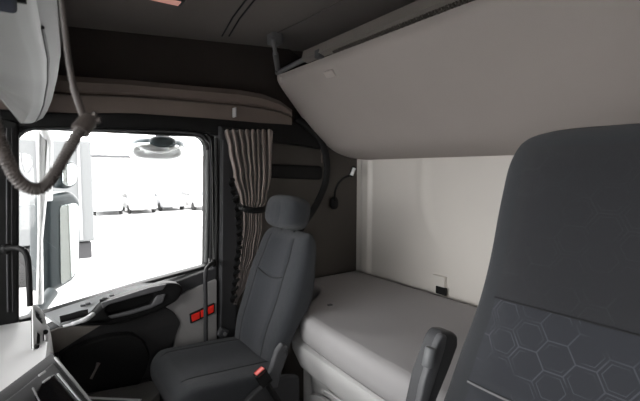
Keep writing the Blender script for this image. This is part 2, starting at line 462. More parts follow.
# silver rod in the pocket
tag(obj('pocket_rod', MB().tube([P(91, 379, y=2.035), P(96, 369, y=2.04), P(98.5, 363, y=2.05)], [.006, .005, .009], 10, flat=((0, 1, 0), .5)), alu, None, 60), 'small silver handle sticking up in the black door pocket', 'tool handle')

# grab handles
gh = MB(); gh.tube(catmull([P(a, b, y=y) for a, b, y in [(213, 263, 2.10), (207.5, 267.5, 2.04), (205.3, 276, 2.02), (205.5, 300, 2.02), (206, 345, 2.02), (207, 362, 2.03), (212, 372, 2.09)]], 8), .0105, 12)
t = thing('grab_handle', 'black upright grab handle in front of the red door reflector', 'grab handle', P(213, 263, y=2.12))
obj('bar', gh, char, t, 60)
mb = MB(); mb.ball(P(214, 263, y=2.115), .018, .015, .02); obj('mount', mb, black, t, 60)
mb = MB(); mb.ball(P(213, 372, y=2.115), .018, .015, .02); obj('mount', mb, black, t, 60)
t = thing('pillar_grab_handle', 'black bent grab handle on the windscreen pillar above the dashboard', 'grab handle', P(10, 250, y=2.14))
gh = MB(); gh.tube(catmull([P(a, b, y=y) for a, b, y in [(5, 249, 2.15), (14, 248, 2.09), (23, 250, 2.05), (27.5, 258, 2.04), (29, 275, 2.04), (30, 306, 2.04)]], 8), .0115, 12)
obj('bar', gh, black, t, 60)
mb = MB(); mb.ball(P(6, 249, y=2.15), .02, .015, .022); obj('mount', mb, black, t, 60)

# seat belt anchor at the pillar foot
q = P(224, 333, y=2.09); t = thing('belt_anchor', 'small grey belt anchor at the foot of the door pillar', 'seat belt anchor', q)
obj('plate', MB().box(q-V((.03, .01, .02)), q+V((.02, .02, .025)), .008, 3, Matrix.Rotation(.5, 3, 'Y')), char2, t)
obj('bolt', MB().cyl(q-V((0, .02, 0)), q+V((0, .01, 0)), .009), midg, t, 40)

# ================================================================== CURTAIN
t = thing('side_curtain', 'striped brown grey curtain tied back beside the passenger window', 'curtain', P(248, 300, y=2.06))
lx = [(0, 224), (.1, 228), (.25, 233), (.4, 240), (.47, 243), (.55, 243), (.7, 240), (.85, 237), (1, 234)]
rx = [(0, 272), (.1, 271.5), (.25, 271), (.4, 267), (.46, 262), (.55, 262), (.7, 258), (.85, 248), (1, 237)]
def itp(tb, v):
    for (a, b), (c, d) in zip(tb, tb[1:]):
        if v <= c:
            f = (v-a)/(c-a); f = f*f*(3-2*f); return b+(d-b)*f
    return tb[-1][1]
def cur(u, v, off=0):
    a, b = itp(lx, v), itp(rx, v); ph = 2*PI*8*u+.8*math.sin(v*5+u*9)
    pw = (b-a)/48
    yy = 2.068+.014*min(1, max(0, v-.4)*4) + (.024+.02*pw)*math.sin(ph) + .006*math.sin(ph*.37+v*6)
    q = P(a+(b-a)*(u+.018*math.sin(ph*1.0+1)), 131+2*math.sin(ph)*(1-v)+(305-131)*v+8*(1-u)*v*0, y=yy+off); return q
cb = MB(); cb.grid(cur, 160, 70)
rr = bmesh.ops.extrude_face_region(cb.bm, geom=list(cb.bm.faces))
for g in rr['geom']:
    if isinstance(g, bmesh.types.BMVert): g.co.y += .004
cm_ = mat('curtain_fabric', (.23, .185, .165), .9, .4, 500, .12, 12, sheen=.2)
obj('cloth', cb, cm_, t, 60)
tb = MB(); tb.tube(catmull([P(a, b, y=y) for a, b, y in [(238, 204, 2.09), (242, 208, 2.030), (252, 210.5, 2.015), (262, 210, 2.025), (268, 208, 2.08)]], 6), .016, 10, flat=((0, 1, 0), .3))
obj('tieback', tb, black, t, 60)
# dark ruffled edging on the window side
def ruf(u, v):
    a = itp([(0, 231), (.3, 238), (.5, 239.5), (.75, 236), (1, 233)], v)
    ph = v*95
    q = P(a+u*5-2+1.0*math.sin(ph), 178+(303-178)*v, y=2.05+.012*math.sin(ph+u*2)); return q
rb = MB(); rb.grid(ruf, 4, 220)
rr = bmesh.ops.extrude_face_region(rb.bm, geom=list(rb.bm.faces))
for g in rr['geom']:
    if isinstance(g, bmesh.types.BMVert): g.co.y += .003
tag(obj('ruffled_edging', rb, black, t, 60), 'black ruffled edging tape')
rl = MB(); rl.tube([P(222, 129.5, y=2.10), P(250, 131, y=2.10), P(275, 132.5, y=2.10)], .006, 8)
obj('rail', rl, black, t, 60)
for k in range(9):
    q = P(226+k*5.6, 131.5, y=2.09); obj('glider', MB().box(q-V((.004, .004, .008)), q+V((.004, .004, .008)), .002), lightg, t)

# ================================================================== READING LAMP
t = thing('reading_lamp', 'small black gooseneck reading lamp with pale head by rear corner', 'lamp', P(334, 204, y=2.235))
b0 = P(334, 203, y=2.225)
obj('base', MB().ball(b0, .03, .022, .042, .8), black, t, 60)
neck = catmull([b0+V((0, -.01, .01)), P(335, 192, y=2.16), P(338, 184, y=2.13), P(344, 178, y=2.11), P(350, 175.5, y=2.10)], 8)
obj('neck', MB().tube(neck, .007, 10), black, t, 60)
h0, h1 = P(350.5, 177, y=2.10), P(354.5, 166.5, y=2.09)
hd = MB(); hd.tube([h0, h0.lerp(h1, .15), h0.lerp(h1, .85), h1], [.010, .016, .017, .011], 14)
hl = obj('head', hd, black, t, 60)
wf = MB(); wf.tube([h0.lerp(h1, .15)+V((-.006, -.012, 0)), h0.lerp(h1, .85)+V((-.006, -.012, 0))], .011, 10)
tag(obj('lamp_lens', wf, whitep, hl, 60), 'pale lamp lens')

# clip tab on the rear wall
q0, q1 = P(433, 294, x=XR-.012), P(446, 277, x=XR-.012)
t = thing('wall_clip', 'small white wall tab with black slot above the mattress', 'wall clip', ((q0+q1)/2))
obj('tab', MB().px([fillet([(q1.y, q0.z-.02), (q0.y, q0.z-.02), (q0.y, q1.z), (q1.y, q1.z)], .006)], XR-.026, .024, .003), wallm, t)
s0, s1 = P(436, 293, x=XR-.03), P(446, 288.5, x=XR-.03)
obj('slot', MB().box((XR-.034, min(s0.y, s1.y), s0.z), (XR-.02, max(s0.y, s1.y), s1.z), .002), black, t)

# ================================================================== UPPER BUNK (folded up)
t = thing('upper_bunk', 'folded pale upper bunk slanting up to the ceiling', 'bunk bed', (XR-.02, 1.0, 1.53))
A0 = V((XR-.008, 0, 1.52)); Bd = V((1.205-A0.x, 0, 2.005-A0.z)); L = Bd.length; Bd.normalize()
Nn = Bd.cross(V((0, 1, 0))); Nn = Nn if Nn.z < 0 else -Nn
prof_u = catmull([V((XR-.006, 0, 1.522)), V((1.72, 0, 1.532)), V((1.60, 0, 1.568)), V((1.50, 0, 1.635)), V((1.40, 0, 1.724)), V((1.31, 0, 1.825)), V((1.235, 0, 1.91)), V((1.205, 0, 1.955)), V((1.205, 0, 1.995))], 5)
A1 = V((1.40, 0, 1.724)); B1 = V((1.235-1.40, 0, 1.91-1.724)).normalized(); N1 = V((B1.z, 0, -B1.x)); N1 = -N1 if N1.z > 0 else N1
def bunk_ring(y, d):
    out = []
    for k, q in enumerate(prof_u):
        f = k/(len(prof_u)-1); out.append(V((q.x+.5*d*(1 if f > .15 else 0), y, q.z+d)))
    return out+[V((1.255, y, 2.01)), V((XR-.006, y, 1.60))]
pm = MB(); pm.loft([bunk_ring(y, d) for y, d in ((-.28, 0), (.5, 0), (1.2, 0), (1.9, 0), (2.12, 0), (2.17, .004), (2.195, .014), (2.208, .030))])
obj('underside_panel', pm, bunkm, t, 50)
def on_bunk(px, py): return P(px, py, n=N1, p=A1)
# front rail with lip
e = A0+Bd*L
r0 = P(312, 56, x=1.19); r1 = V((1.19, -.25, 2.045))
rl = MB(); rl.loft([[V((1.165, y, z+.000)), V((1.20, y, z-.012)), V((1.235, y, z+.005)), V((1.235, y, z+.05)), V((1.175, y, z+.045))] for y, z in ((1.86, 2.008), (1.1, 2.012), (-.25, 2.015))])
obj('front_rail', rl, alu, t, 30)
tb = MB(); tb.tube([P(277, 73, x=1.20), P(298, 62.5, x=1.20), P(318, 53, x=1.19)], .013, 12)
obj('end_tube', tb, midg, t, 60)
bt = MB(); bt.box(P(319, 54, x=1.18)-V((.015, .02, .02)), P(319, 54, x=1.18)+V((.02, .02, .02)), .006, 3); obj('tube_bracket', bt, char2, t, 40)
# webbing laced along the lip
wb = MB(); n_ = 105
for s_ in (0, PI):
    pts = []
    for k in range(n_*6+1):
        f = k/(n_*6); y = 1.62-f*1.5
        pts.append(V((1.188+.004*math.cos(f*n_*2*PI+s_), y, 2.0+0.009*math.sin(f*n_*PI+s_))))
    wb.tube(pts, .003, 5)
obj('laced_webbing', wb, mat('dark_webbing', (.07, .06, .053), .9, .4), t, 60)
tg = MB(); c0 = on_bunk(330, 73.5)
tg.plate([fillet([(c0.y-.035, (c0-A1).dot(B1)-.018), (c0.y+.035, (c0-A1).dot(B1)-.018), (c0.y+.035, (c0-A1).dot(B1)+.018), (c0.y-.035, (c0-A1).dot(B1)+.018)], .006)], (A1+N1*.008, (0, 1, 0), B1, N1), .012, .003)
obj('catch_plate', tg, mat('catch_grey', (.5, .46, .43), .4), t, 40)
corner = MB(); corner.ball(P(282, 80, x=1.215), .02, .02, .025); obj('corner_cap', corner, bunkm, t, 60)

# ceiling hook and strut holding the bunk
t = thing('bunk_strut', 'grey strut hanging from ceiling bracket to the folded upper bunk', 'strut', on_ceiling(275, 34))
q = on_ceiling(275, 34)
bq = MB(); bq.box(q+V((-.032, -.035, -.055)), q+V((.032, .035, .004)), .012, 3); obj('ceiling_bracket', bq, midg, t, 40)
a_, b_ = on_ceiling(273, 38, .045), P(278, 70, x=1.195)
st = MB(); m1 = a_.lerp(b_, .45); st.tube([a_, m1], .010, 10); st.tube([m1, b_], .015, 10); obj('rod', st, midg, t, 60)
obj('end_joint', MB().ball(b_, .018), char2, t, 60)

# ceiling lamp
q = on_ceiling(165, -3); t = thing('ceiling_lamp', 'slim pinkish lit lamp on the ceiling at the top edge', 'ceiling lamp', q)
obj('housing', MB().box(q+V((-.07, -.03, -.012)), q+V((.07, .03, .004)), .005), char2, t)
obj('diffuser', MB().box(q+V((-.055, -.022, -.016)), q+V((.055, .022, -.008)), .003), mat('lamp_diffuser', (.8, .5, .45), .4, emit=(1, .45, .38), estr=.35), t)

# ================================================================== LOWER BUNK
t = thing('lower_bunk', 'pale grey lower bunk base with storage under the mattress', 'bunk bed', (1.4, 1.0, 0))
plan = [(1.0, -.2), (1.0, 1.0), (1.03, 1.66), (1.10, 1.75), (1.32, 1.93), (1.34, 2.20), (XR-.03, 2.20), (XR-.03, -.2)]
def shift(pl, d): return [(x+d if x < 1.6 else x, y-(d if 1.6 < y < 2.1 else 0)) for x, y in pl]
zf = P(299, 339, x=1.02).z
rings = []
for d, z in ((-.012, zf-.003), (-.028, zf-.012), (-.032, zf-.026), (-.030, zf-.055), (-.004, zf-.132), (.015, zf-.138)):
    rings.append([(x, y, z) for x, y in fillet(shift(plan, d), .03, 5)])
lf = MB(); lf.loft(rings); obj('bunk_frame', lf, bunkb, t, 30)
bs = MB(); bs.pz([fillet(shift(plan, .035), .03)], zf-.134, zf-.134, .008, 3); box = obj('storage_box', bs, bunkb, t, 40)
# drawer front and handle recess on the box
XF = 1.022
zt = zf-.134
dr = MB(); dr.px([fillet([(.1, .1), (1.585, .1), (1.585, zt-.10), (1.50, zt-.07), (.1, zt-.07)], .02)], XF, .02, .004); obj('drawer', dr, bunkb, box, 40)
hh = MB(); hh.tube(catmull([(XF-.006, 1.46, zt-.03), (XF-.012, 1.42, zt-.012), (XF-.012, 1.28, zt-.012), (XF-.006, 1.24, zt-.03)], 8), .006, 8); obj('handle_lip', hh, bunkb, box, 60)

# mattress: soft rounded slab
MZ = .795
mp = [(.96, -.18), (.96, 1.0), (.985, 1.45), (1.008, 1.645), (1.10, 1.745), (1.33, 1.93), (1.36, 2.17), (XR-.035, 2.19), (XR-.035, -.18)]
mt = MB()
base = fillet(mp, [.05, .3, .3, .05, .06, .08, .05, .04, .04], 8)
cx, cy = 1.42, 1.0
def inset(lp, d):
    out = []; N = len(lp)
    for i in range(N):
        a, b, c = V(lp[i-1]), V(lp[i]), V(lp[(i+1) % N])
        t1 = (b-a).normalized() if (b-a).length > 1e-6 else (c-b).normalized()
        t2 = (c-b).normalized() if (c-b).length > 1e-6 else t1
        tt = (t1+t2).normalized(); nn = V((-tt.y, tt.x)); out.append(b+nn*d)
    return out
area = sum(base[i-1][0]*base[i][1]-base[i][0]*base[i-1][1] for i in range(len(base)))
sg = 1 if area > 0 else -1
rings = []
for d, z in ((.03, zf+.002), (.010, zf+.006), (.002, zf+.02), (0, zf+.05), (0, MZ-.05), (.004, MZ-.026), (.012, MZ-.012), (.026, MZ-.003), (.045, MZ)):
    rings.append([(q.x, q.y, z) for q in inset(base, d*sg)])
mt.loft(rings)
mattress = thing('mattress', 'pale grey mattress lying on the lower bunk', 'mattress', (1.4, 1.0, zf))
bmesh.ops.triangulate(mt.bm, faces=[f for f in mt.bm.faces if len(f.verts) > 4])
mo = obj('mattress_body', mt, matf, mattress, 50)
for f in mo.data.polygons:
    if abs(f.normal.z) > .999: f.use_smooth = False
q = P(330, 305, z=MZ+.002); obj('care_tag', MB().box(q-V((.012, .008, .002)), q+V((.012, .008, .003)), .001), char2, mattress)

# ================================================================== SEATS
def pad(mb, O, U, W, N, prof, k=.22, p=4.0, n=56, kw=.45):
    rings = []
    for s, w, tf, tb, off in prof:
        c = O+U*s+N*off; ring = []
        for i in range(n):
            th = 2*PI*i/n; cu, su = math.cos(th), math.sin(th)
            u = math.copysign(abs(cu)**.6, cu); h = max(0, 1-abs(u)**p)**(1/p)
            if su >= 0: d = tf*h*(1-k*math.exp(-(u/kw)**2))
            else: d = -tb*h
            ring.append(c+W*(w*u)+N*d)
        rings.append(ring)
    mb.loft(rings)
def front_pt(O, U, W, N, prof, s, u, k=.22, p=4.0, kw=.45, lift=.003):
    for a, b in zip(prof, prof[1:]):
        if s <= b[0]: f = (s-a[0])/(b[0]-a[0]); break
    else: a, b, f = prof[-2], prof[-1], 1
    w, tf, off = [a[j]+(b[j]-a[j])*f for j in (1, 2, 4)]
    h = max(0, 1-abs(u)**p)**(1/p)
    return O+U*s+N*(off+tf*h*(1-k*math.exp(-(u/kw)**2))+lift)+W*(w*u)
def dense(prof, n=6):
    q = catmull([V((a[0], a[1], a[2])) for a in prof], n); r = catmull([V((a[3], a[4], 0)) for a in prof], n)
    return [(a.x, a.y, a.z, b.x, b.y) for a, b in zip(q, r)]

# ---- driver seat
DY = .36
U = V((.22, 0, 1)).normalized(); N = V((-1, 0, .22)).normalized(); W = V((0, 1, 0))
top = V((1.05, DY, 1.55))
O = top-U*(.95)-N*.008
SL = .95
def s_of(z): return (z-top.z)/U.z+SL
prof = [(s_of(.62), .22, .05, .05, 0), (s_of(.68), .33, .055, .06, 0), (s_of(.80), .352, .065, .06, 0), (s_of(.90), .335, .065, .06, 0), (s_of(1.0), .315, .063, .055, 0), (s_of(1.09), .295, .06, .055, 0),
        (s_of(1.17), .283, .06, .055, 0), (s_of(1.25), .277, .06, .055, 0), (s_of(1.33), .275, .06, .055, 0), (s_of(1.40), .272, .058, .05, 0), (s_of(1.46), .267, .055, .05, 0),
        (s_of(1.505), .252, .048, .045, 0), (s_of(1.528), .23, .038, .035, 0), (s_of(1.541), .19, .026, .024, 0), (s_of(1.548), .15, .012, .012, 0), (s_of(1.550), .10, .004, .004, 0)]
prof = dense(prof, 5)
ds = thing('driver_seat', 'large dark grey driver seat with honeycomb patterned backrest', 'seat', (.85, DY, 0))
mb = MB(); pad(mb, O, U, W, N, prof, n=80); back = obj('backrest', mb, fabb, ds, 50)
def patch(s0, s1, u0, u1, lift, fn_edge=None, nu=40, nv=30):
    m_ = MB()
    def g(a, b):
        return front_pt(O, U, W, N, prof, s0+(s1-s0)*b, u0+(u1-u0)*a, lift=lift*min(1, 12*min(a, 1-a), 12*min(b, 1-b))+.0008)
    m_.grid(g, nu, nv); return m_
obj('patterned_panel', patch(s_of(.935), s_of(1.137), -.80, .80, .004), hexf, back, 60)
obj('lumbar_panel', patch(s_of(.72), s_of(.925), -.78, .78, .004), hexf, back, 60)
obj('upper_panel', patch(s_of(1.142), s_of(1.50), -.80, .80, .003), hexu, back, 60)
pip = [front_pt(O, U, W, N, prof, s_of(1.139), u_, lift=.004) for u_ in [(-1+2*i/40)*.80 for i in range(41)]]
obj('seam', MB().tube(pip, .0022, 6), seam, back, 60)
pip = [front_pt(O, U, W, N, prof, s_of(.93), u_, lift=.004) for u_ in [(-1+2*i/40)*.80 for i in range(41)]]
obj('piping', MB().tube(pip, .003, 6), midg, back, 60)
def cushion(parent, yc, x0, x1, zt, w, m_side, m_mid, nm='seat_cushion'):
    Uc = V((-1, 0, .04)).normalized(); Nc = V((.04, 0, 1)).normalized()
    Oc = V((x1, yc, zt-.06)); Lc = (x1-x0)
    pr_ = dense([(0, w*.8, .04, .05, 0), (.03, w*.97, .055, .06, 0), (Lc*.3, w, .06, .07, 0), (Lc*.6, w, .062, .07, 0), (Lc*.85, w*.99, .062, .075, 0), (Lc-.03, w*.93, .052, .07, -.008), (Lc-.008, w*.84, .035, .05, -.016), (Lc, w*.74, .015, .02, -.02)], 5)
    mb = MB(); pad(mb, Oc, Uc, W, Nc, pr_, k=.18, n=64, p=5); c_ = obj(nm, mb, m_side, parent, 50)
    m2 = MB(); m2.grid(lambda a, b: front_pt(Oc, Uc, W, Nc, pr_, .03+(Lc-.09)*b, (-.62+1.24*a), k=.18, p=5, lift=.003*min(1, 10*min(a, 1-a), 10*min(b, 1-b))+.0006), 30, 30)
    obj('centre_panel', m2, m_mid, c_, 60)
    for uu in (-.63, .63):
        obj('seam', MB().tube([front_pt(Oc, Uc, W, Nc, pr_, .02+(Lc-.06)*i/20, uu, k=.18, p=5, lift=.001) for i in range(21)], .002, 6), seam, c_, 60)
    return c_
cushion(ds, DY, .40, .92, .70, .27, fabb, hexf)
pb = MB(); pb.box((.45, DY-.22, .28), (.95, DY+.22, .58), .04, 4); pb.box((.5, DY-.2, .0), (.9, DY+.2, .30), .02, 3); obj('base', pb, black, ds, 40)
# folded up armrest beside it
ya = .735
pl = lambda pts, y: fillet(XZ(pts, y), .010, 5)
ab = MB(); ab.plate([pl([(417, 420), (426, 378), (434, 355), (440, 339), (445, 332), (454, 332), (459, 336), (459, 346), (451, 368), (438, 400), (432, 420)], ya)], ((0, ya, 0), (1, 0, 0), (0, 0, 1), (0, -1, 0)), .055, .012, 4)
arm = obj('armrest', ab, char2, ds, 40)
mb = MB(); mb.py([pl([(417, 420), (424, 384), (431, 362), (439, 341), (443, 334), (448, 336), (446, 348), (438, 374), (429, 402), (425, 420)], ya-.006)], ya-.006, .02, .006, 3); tag(obj('armrest_side', mb, mat('armrest_grey', (.11, .112, .118), .5, .2), arm, 40), 'grey side cover')
a_, b_ = P(427, 367, y=ya-.02), P(431, 347.5, y=ya-.02)
mb = MB(); mb.cyl(a_, b_, .0145, 24, .003); tag(obj('adjuster_knob', mb, mat('knob_grey', (.13, .135, .14), .45), arm, 50), 'grey adjuster knob')

# ---- passenger seat
PY = 1.81
ps = thing('passenger_seat', 'dark grey passenger seat with separate headrest below the curtain', 'seat', (.7, PY, 0))
topP = V((1.052, PY, 1.168)); U2 = V((.30, 0, 1)).normalized(); N2 = V((-1, 0, .30)).normalized()
Lb = .62; O2 = topP-U2*Lb-N2*.022
prP = dense([(0, .18, .04, .02, .02), (.02, .21, .05, .025, .02), (.13, .228, .065, .03, .015), (.22, .236, .07, .04, .005), (.30, .244, .07, .070, 0), (.40, .243, .065, .068, 0), (.48, .232, .055, .055, 0), (.55, .218, .05, .045, 0), (.59, .200, .04, .035, 0), (.612, .18, .02, .02, 0), (.62, .155, .006, .006, 0)], 6)
mb = MB(); pad(mb, O2, U2, W, N2, prP, k=.25, n=72); bk2 = obj('backrest', mb, fabb, ps, 50)
def patch2(s0, s1, u0, u1):
    m_ = MB(); m_.grid(lambda a, b: front_pt(O2, U2, W, N2, prP, s0+(s1-s0)*b, u0+(u1-u0)*a, k=.25, lift=.004*min(1, 12*min(a, 1-a), 12*min(b, 1-b))+.0008), 30, 30); return m_
obj('centre_panel', patch2(.05, .385, -.52, .52), fabd, bk2, 60)
obj('shoulder_panel', patch2(.392, .58, -.52, .52), fabd, bk2, 60)
for uu in (-.54, .54):
    obj('seam', MB().tube([front_pt(O2, U2, W, N2, prP, .03+.55*i/24, uu, k=.25, lift=.001) for i in range(25)], .002, 6), seam, bk2, 60)
obj('seam', MB().tube([front_pt(O2, U2, W, N2, prP, .395-.022*math.cos(PI*.5*(-1+2*i/24)), -.50+1.0*i/24, k=.25, lift=.004) for i in range(25)], .003, 6), seam, bk2, 60)
# headrest
RyH = Matrix.Rotation(.22, 3, 'Y')
hc = V((1.048, PY, 1.248))
mb = MB(); mb.ball(hc, .070, .145, .083, .62, 40, 24, RyH); hr = obj('headrest', mb, fabb, ps, 60)
mb = MB(); mb.ball(hc+V((-.014, 0, .0)), .059, .10, .078, .7, 36, 20, RyH); obj('headrest_panel', mb, fabd, hr, 60)
for s_ in (-.06, .06):
    obj('headrest_post', MB().cyl(hc+V((0, s_, -.06)), hc+V((.01, s_, -.13)), .006), char, ps, 60)
cu_ = cushion(ps, PY-.025, .425, .885, .618, .240, fabb, fabd)
# side cover, recliner lever, buckle
sc_ = MB(); sc_.py([fillet(XZ([(236, 420), (250, 398), (262, 388), (286, 376), (300, 376), (300, 420)], 1.50), .02)], 1.50, .03, .008, 3)
obj('side_cover', sc_, char, ps, 40)
lvv = MB(); lvv.py([fillet(XZ([(269, 378), (277, 352), (283, 344), (288, 346), (288, 356), (282, 372), (278, 388), (268, 390)], 1.485), .006)], 1.485, .03, .008, 3)
lev = obj('recliner_lever', lvv, char2, ps, 40)
obj('pivot_cap', MB().cyl(P(286, 352, y=1.48)+V((0, -.006, 0)), P(286, 352, y=1.48)+V((0, .01, 0)), .006), char, lev, 40)
bq = P(263, 377, y=1.48)
ax = (P(258, 369.5, y=1.48)-P(267, 384, y=1.48)).normalized(); 
Mb = Matrix((ax.cross(V((0, 1, 0))).normalized(), V((0, 1, 0)), ax)).transposed()
mb = MB(); mb.box(bq-V((.019, .012, .030)), bq+V((.019, .012, .026)), .005, 3, Mb); bu = obj('belt_buckle', mb, black, ps, 40)
bc = bq+ax*.028
mb = MB(); mb.box(bc-V((.016, .010, .006)), bc+V((.016, .010, .006)), .003, 2, Mb); tag(obj('release_button', mb, redb, bu, 40), 'red release button')
mb = MB(); mb.tube([bq-ax*.02, bq-ax*.09, bq-ax*.14+V((.02, 0, -.03))], .012, 10, flat=((0, 1, 0), .35)); obj('buckle_strap', mb, black, ps, 60)
pb = MB(); pb.box((.45, PY-.21, .28), (.90, PY+.21, .60), .04, 4); pb.box((.5, PY-.19, 0), (.86, PY+.19, .3), .02, 3); obj('base', pb, black, ps, 40)

# ================================================================== DASHBOARD
t = thing('dashboard', 'pale grey dashboard across the front with dark driver console', 'dashboard', (-.3, 1.2, 0))
zd = .825
tp = [(-.83, -.25), (-.05, -.25), (-.06, .5), (-.06, 1.0), (.0, 1.3), P(46, 345, z=zd-.02).xy[:], P(45, 312, y=2.1).xy[:], (.03, 2.15), (-.83, 2.15)]
tp = [(q[0], q[1]) for q in [(-.83, -.25), (-.05, -.25), (-.06, .5), (-.06, 1.0), (.0, 1.3), (.02, 1.6), (.045, 1.95), (.04, 2.13), (-.83, 2.13)]]
rings = []
fl = fillet(tp, [.02, .03, .2, .2, .2, .2, .05, .05, .02], 6)
for d, z in ((.0, .30), (.02, .55), (.022, zd-.13), (.014, zd-.03), (.004, zd-.008), (-.016, zd)):
    rings.append([(x+(d if x > -.5 else 0), y, z) for x, y in fl])
mb = MB(); mb.loft(rings); dash = obj('dash_body', mb, dashl, t, 40)
# end vent panel looking to the rear
nv_ = V((.86, -.42, .28)).normalized(); pv = V((.095, 1.95, .80))
Bv = (V((0, 0, 1))-nv_*nv_.z).normalized(); Av = Bv.cross(nv_)
def vp(pts, r=.006): 
    out = []
    for a, b in pts:
        q = P(a, b, n=nv_, p=pv)-pv; out.append((q.dot(Av), q.dot(Bv)))
    return fillet(out, r)
vo = [(33, 303), (41, 308), (46, 318), (48.5, 332), (49, 357), (34, 365)]
vi1 = [(34.5, 309), (39, 312), (43.5, 321), (43, 325), (36, 317)]
vi2 = [(37.5, 331), (41.5, 334), (41, 352), (36, 356)]
vi3 = [(43.5, 332), (46.8, 335), (46.8, 353), (43, 353)]
mb = MB(); mb.plate([vp(vo, .02), vp(vi1), vp(vi2), vp(vi3)], (pv, Av, Bv, nv_), .006, .002); vf = obj('vent_frame', mb, dashl, t, 40)
mb = MB(); mb.plate([vp([(34, 306), (41, 310), (46, 322), (47.5, 355), (35, 360)], .01)], (pv-nv_*.008, Av, Bv, nv_), .004, .001); obj('vent_back', mb, black, vf)
for a, b in ((36.5, 346.5), (45.5, 332)):
    q = P(a, b, n=nv_, p=pv+nv_*.004); obj('vent_knob', MB().ball(q, .009), black, vf, 60)
for k in range(3):
    a_, b_ = P(35+k*.6, 312.5+k*3, n=nv_, p=pv-nv_*.004), P(41.5+k*.5, 316+k*3.2, n=nv_, p=pv-nv_*.004)
    obj('vent_slat', MB().tube([a_, b_], .0022, 6), char2, vf)

# driver console wrapping round
A_ = P(54, 359, y=1.10); B_ = P(88, 401, y=1.0); C_ = P(0, 401, z=A_.z)
e1 = (C_-A_).normalized(); e2 = (B_-A_); e2 = (e2-e1*e2.dot(e1)); 
e2l = (B_-A_)
nf = e1.cross(e2l).normalized()
if nf.y > 0: nf = -nf
D1 = P(52, 353, y=1.17); D0 = P(0, 383, z=D1.z)
f1, f0 = (D1-A_), (D0-C_)
LL = .75
def ext(a, b, l): return a+(b-a).normalized()*l
Cf = A_+e1*LL; Df = ext(D1, D0, LL); Bf = B_+e1*LL; dn = e2l.normalized()
mb = MB()
bot = e2l.normalized()*.34
r1 = [A_+bot, A_+e2l.normalized()*.01, A_+(D1-A_)*.25+V((0, 0, .004)), A_.lerp(D1, .8)+V((0, 0, .003)), D1, D1+V((-.01, .03, -.03)), D1+V((0, .04, -.30))]
rings = [[q+e1*s_ for q in r1] for s_ in (0, .02, .3, LL)]
mb.loft(rings); con = obj('driver_console', mb, char, t, 50)
def cf(pts, lift=0, r=.005):
    out = []
    for a, b in pts:
        q = P(a, b, n=nf, p=A_)-A_; out.append((q.dot(e1), q.dot(e3)))
    return fillet(out, r)
e3 = nf.cross(e1).normalized()
fr = (A_+nf*.004, e1, e3, e1.cross(e3)); s_f = 1 if e1.cross(e3).dot(nf) > 0 else -1
def plc(pts, th, lift, bev, r=.005):
    m_ = MB(); fN = e1.cross(e3)
    O_ = A_+nf*lift if s_f > 0 else A_+nf*(lift-th)
    m_.plate([cf(pts, r=r)], (O_, e1, e3, fN), th, bev); return m_
obj('console_face', plc([(52, 364), (86, 405), (150, 480), (-20, 480), (-20, 420), (18, 392)], .008, .004, .003), char2, con, 40)
sb = obj('screen', plc([(52, 377.5), (72, 402), (84, 420), (48, 425), (33, 398), (40, 386)], .008, .010, .002), screenm, con, 40)
obj('chrome_strip', MB().tube([P(57.5, 374, n=nf, p=A_+nf*.012), P(81, 402, n=nf, p=A_+nf*.012), P(96, 420, n=nf, p=A_+nf*.012)], .0022, 8), chrome, con, 60)
obj('edge_strip', MB().tube([A_+nf*.004, A_+e2l.normalized()*.3+nf*.004], .0028, 8), lightg, con, 60)
for a, b, c, d in ((43, 382.5, 50, 377.5), (39, 375.5, 45, 371.5)):
    obj('switch', MB().tube([P(a, b, n=nf, p=A_+nf*.010), P(c, d, n=nf, p=A_+nf*.010)], .0022, 8), lightg, con, 60)
obj('side_groove', MB().tube([P(33, 388, n=nf, p=A_+nf*.008), P(40, 402, n=nf, p=A_+nf*.008)], .002, 8), midg, con, 60)

# step trim on the floor
q0, q1 = P(82, 397, y=1.99), P(140, 399, y=1.99)
t = thing('door_step_trim', 'silver kick plate strip on the ledge below the door', 'kick plate', (q0+q1)/2)
zz = q0.z
top_ = [P(a, b, z=zz).xy[:] for a, b in [(70, 410), (84, 396), (100, 391), (138, 384), (152, 380), (160, 392), (150, 402), (130, 412)]]
st = MB(); st.pz([fillet(top_, .01)], zz, zz, .006); obj('ledge', st, mat('ledge_grey', (.13, .125, .12), .6, .2), t, 40)
a_, b_ = P(84, 397.5, z=zz+.004), P(141, 400, z=zz+.004)
st = MB(); st.tube([a_, b_], .008, 8, flat=((0, 0, 1), .4)); tag(obj('strip', st, mat('silver_paint', (.8, .8, .8)), t, 60), 'silver strip')

# ================================================================== OVERHEAD SHELF
t = thing('overhead_locker', 'pale grey overhead locker above the windscreen at the top left', 'overhead locker', (-.3, 1.2, 1.7))
secs = []
for y, px_, pb_ in ((.30, 64, None), (.6, 64, None), (.9, 64, None), (1.15, 64, 60), (1.5, 59, 82), (1.85, 52, 104), (2.00, 47, 114), (2.10, 42, 121), (2.14, 38, 123)):
    xr = P(px_, 60, y=y).x
    zb = P(px_, pb_, y=y).z if pb_ else P(61, 60, y=1.15).z
    secs.append((y, xr, zb))
def ring(y, xr, zb, g=0):
    f = max(0, (y-1.7)/.4)
    return [(xr, y, 2.03), (xr, y, zb+.06), (xr-.006, y, zb+.012), (xr-.03, y, zb), (xr-.07, y, zb-.004), (xr-.18, y, zb+.02+.13*f), (-.55, y, zb+.10+.13*f), (-.80, y, zb+.13), (-.80, y, 1.98)]
mb = MB(); mb.loft([ring(*s_) for s_ in secs]); body = obj('locker_body', mb, mat('locker_plastic', (.11, .11, .11), .55, .1), t, 35)
